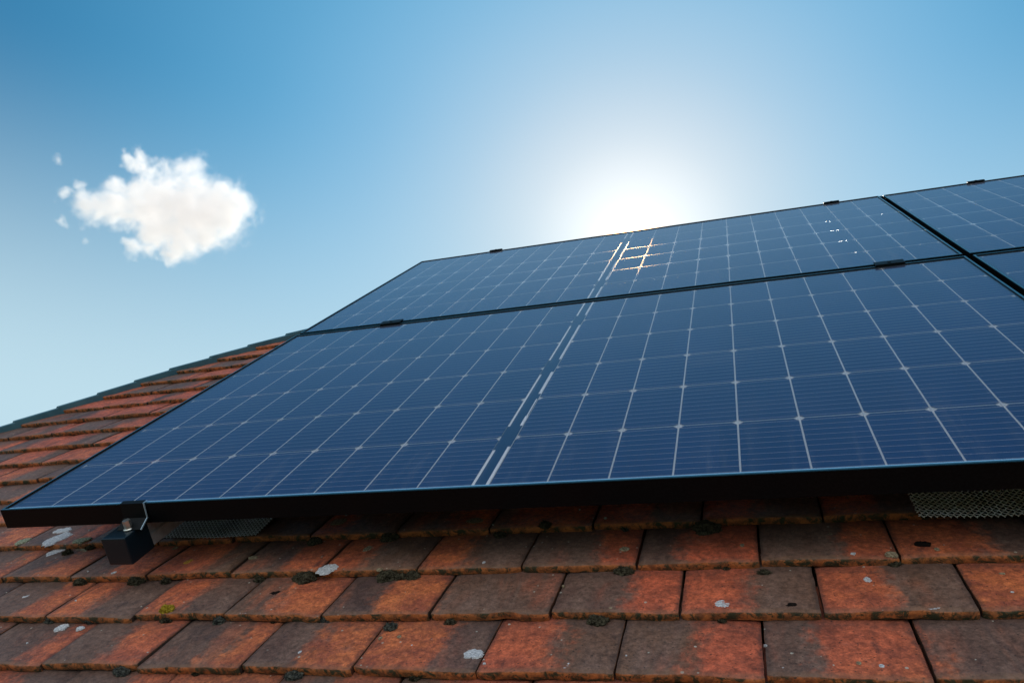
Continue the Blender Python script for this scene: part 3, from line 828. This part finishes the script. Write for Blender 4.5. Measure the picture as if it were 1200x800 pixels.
# ---------------------------------------------------------------- world
w = bpy.data.worlds.new('World'); sc.world = w; w.use_nodes = True
nt = NT.__new__(NT); nt.t = w.node_tree; nt.t.nodes.clear()
out = nt.n('ShaderNodeOutputWorld')
elev = math.asin(SUN.z); az = math.atan2(SUN.x, SUN.y)
sky = nt.n('ShaderNodeTexSky', sky_type='NISHITA'); sky.sun_disc = False
sky.sun_elevation = elev; sky.sun_rotation = az; sky.air_density = 1.0; sky.dust_density = .6; sky.ozone_density = 2.0; sky.altitude = 200
dirv = nt.n('ShaderNodeTexCoord').outputs['Generated']
ct = nt.vm('DOT_PRODUCT', nt.vm('NORMALIZE', dirv), tuple(SUN), out=1)
ang = nt.math('ARCCOSINE', nt.math('MINIMUM', ct, .9999999))
def gl(a, s, p=1.):
    x = nt.math('DIVIDE', ang, s)
    if p != 1.: x = nt.math('POWER', x, p)
    return nt.math('MULTIPLY', nt.math('EXPONENT', nt.math('MULTIPLY', x, -1.)), a)
def amt(a):
    c = nt.n('ShaderNodeCombineXYZ')
    for i in range(3): nt.put(c.inputs[i], a)
    return c.outputs[0]
def addc(b, amount, col): return nt.vm('ADD', b, nt.vm('MULTIPLY', col, amt(amount)))
# measured clear-sky colour against the angle from the sun, with added fill brightness in the unseen half behind the camera
ramp = nt.n('ShaderNodeValToRGB'); ramp.color_ramp.interpolation = 'B_SPLINE'
STOPS = [(0, (1., .99, .97)), (.07, (.93, .94, .94)), (.14, (.66, .76, .84)), (.24, (.41, .63, .81)), (.36, (.225, .515, .77)), (.50, (.110, .395, .66)), (.68, (.050, .260, .485)), (.85, (.030, .19, .38)),
         (1.25, (.10, .26, .46)), (1.7, (.64, .65, .66)), (2.2, (1., .95, .88)), (3.14, (1., .96, .90))]
cr = ramp.color_ramp
for i, (x, c) in enumerate(STOPS):
    e = cr.elements[i] if i < 2 else cr.elements.new(x/math.pi)
    e.position = x/math.pi; e.color = (*c, 1)
nt.put(ramp.inputs[0], nt.math('DIVIDE', ang, math.pi))
base = nt.mix(.08, ramp.outputs[0], nt.vm('MULTIPLY', sky.outputs[0], (.07, .095, .11)))
# added fill: unseen sky behind the camera brightened to light the tiles
base = nt.vm('MULTIPLY', base, amt(nt.math('ADD', 1., nt.math('MULTIPLY', nt.step(ang, 1.2, 2.1), 1.3))))
# pale haze toward the horizon
sz = nt.n('ShaderNodeSeparateXYZ'); nt.put(sz.inputs[0], nt.vm('NORMALIZE', dirv))
hz = nt.math('SUBTRACT', 1., nt.step(sz.outputs[2], .20, .60))
base = nt.mix(nt.math('MULTIPLY', hz, .95), base, nt.vm('ADD', (0, 0, 0), (.55, .76, .86)))
base = addc(base, gl(.36, .078, 1.4), (1., .98, .94))
base = addc(base, gl(90., .021, 2.0), (1., .52, .17))
bg = nt.n('ShaderNodeBackground'); nt.put(bg.inputs[0], base); bg.inputs[1].default_value = 1.0
nt.t.links.new(bg.outputs[0], out.inputs[0])

# sun lamp
sl = bpy.data.lights.new('sun', 'SUN'); sl.energy = 3.5; sl.angle = math.radians(.53); sl.color = (1, .93, .82)
so = bpy.data.objects.new('sun', sl); COL.objects.link(so)
so.rotation_euler = SUN.to_track_quat('Z', 'Y').to_euler(); so.location = (0, 0, 30)

# ---------------------------------------------------------------- camera
cam = bpy.data.cameras.new('camera'); cam.sensor_width = 36; cam.lens = 36*893.6/1200
cam.clip_start = .02; cam.clip_end = 20000
co = bpy.data.objects.new('camera', cam); COL.objects.link(co)
m = Matrix((( cx.x, cy_.x, -cz.x), (cx.y, cy_.y, -cz.y), (cx.z, cy_.z, -cz.z))).to_4x4()
m.translation = W(*CAM); co.matrix_world = m
sc.camera = co
sc.view_settings.view_transform = 'Standard'; sc.view_settings.look = 'None'; sc.view_settings.exposure = 0
sc.render.engine = 'CYCLES'
sc.cycles.volume_bounces = 2; sc.cycles.transparent_max_bounces = 24; sc.cycles.max_bounces = 8
sc.cycles.volume_step_rate = 1.0; sc.cycles.volume_max_steps = 256
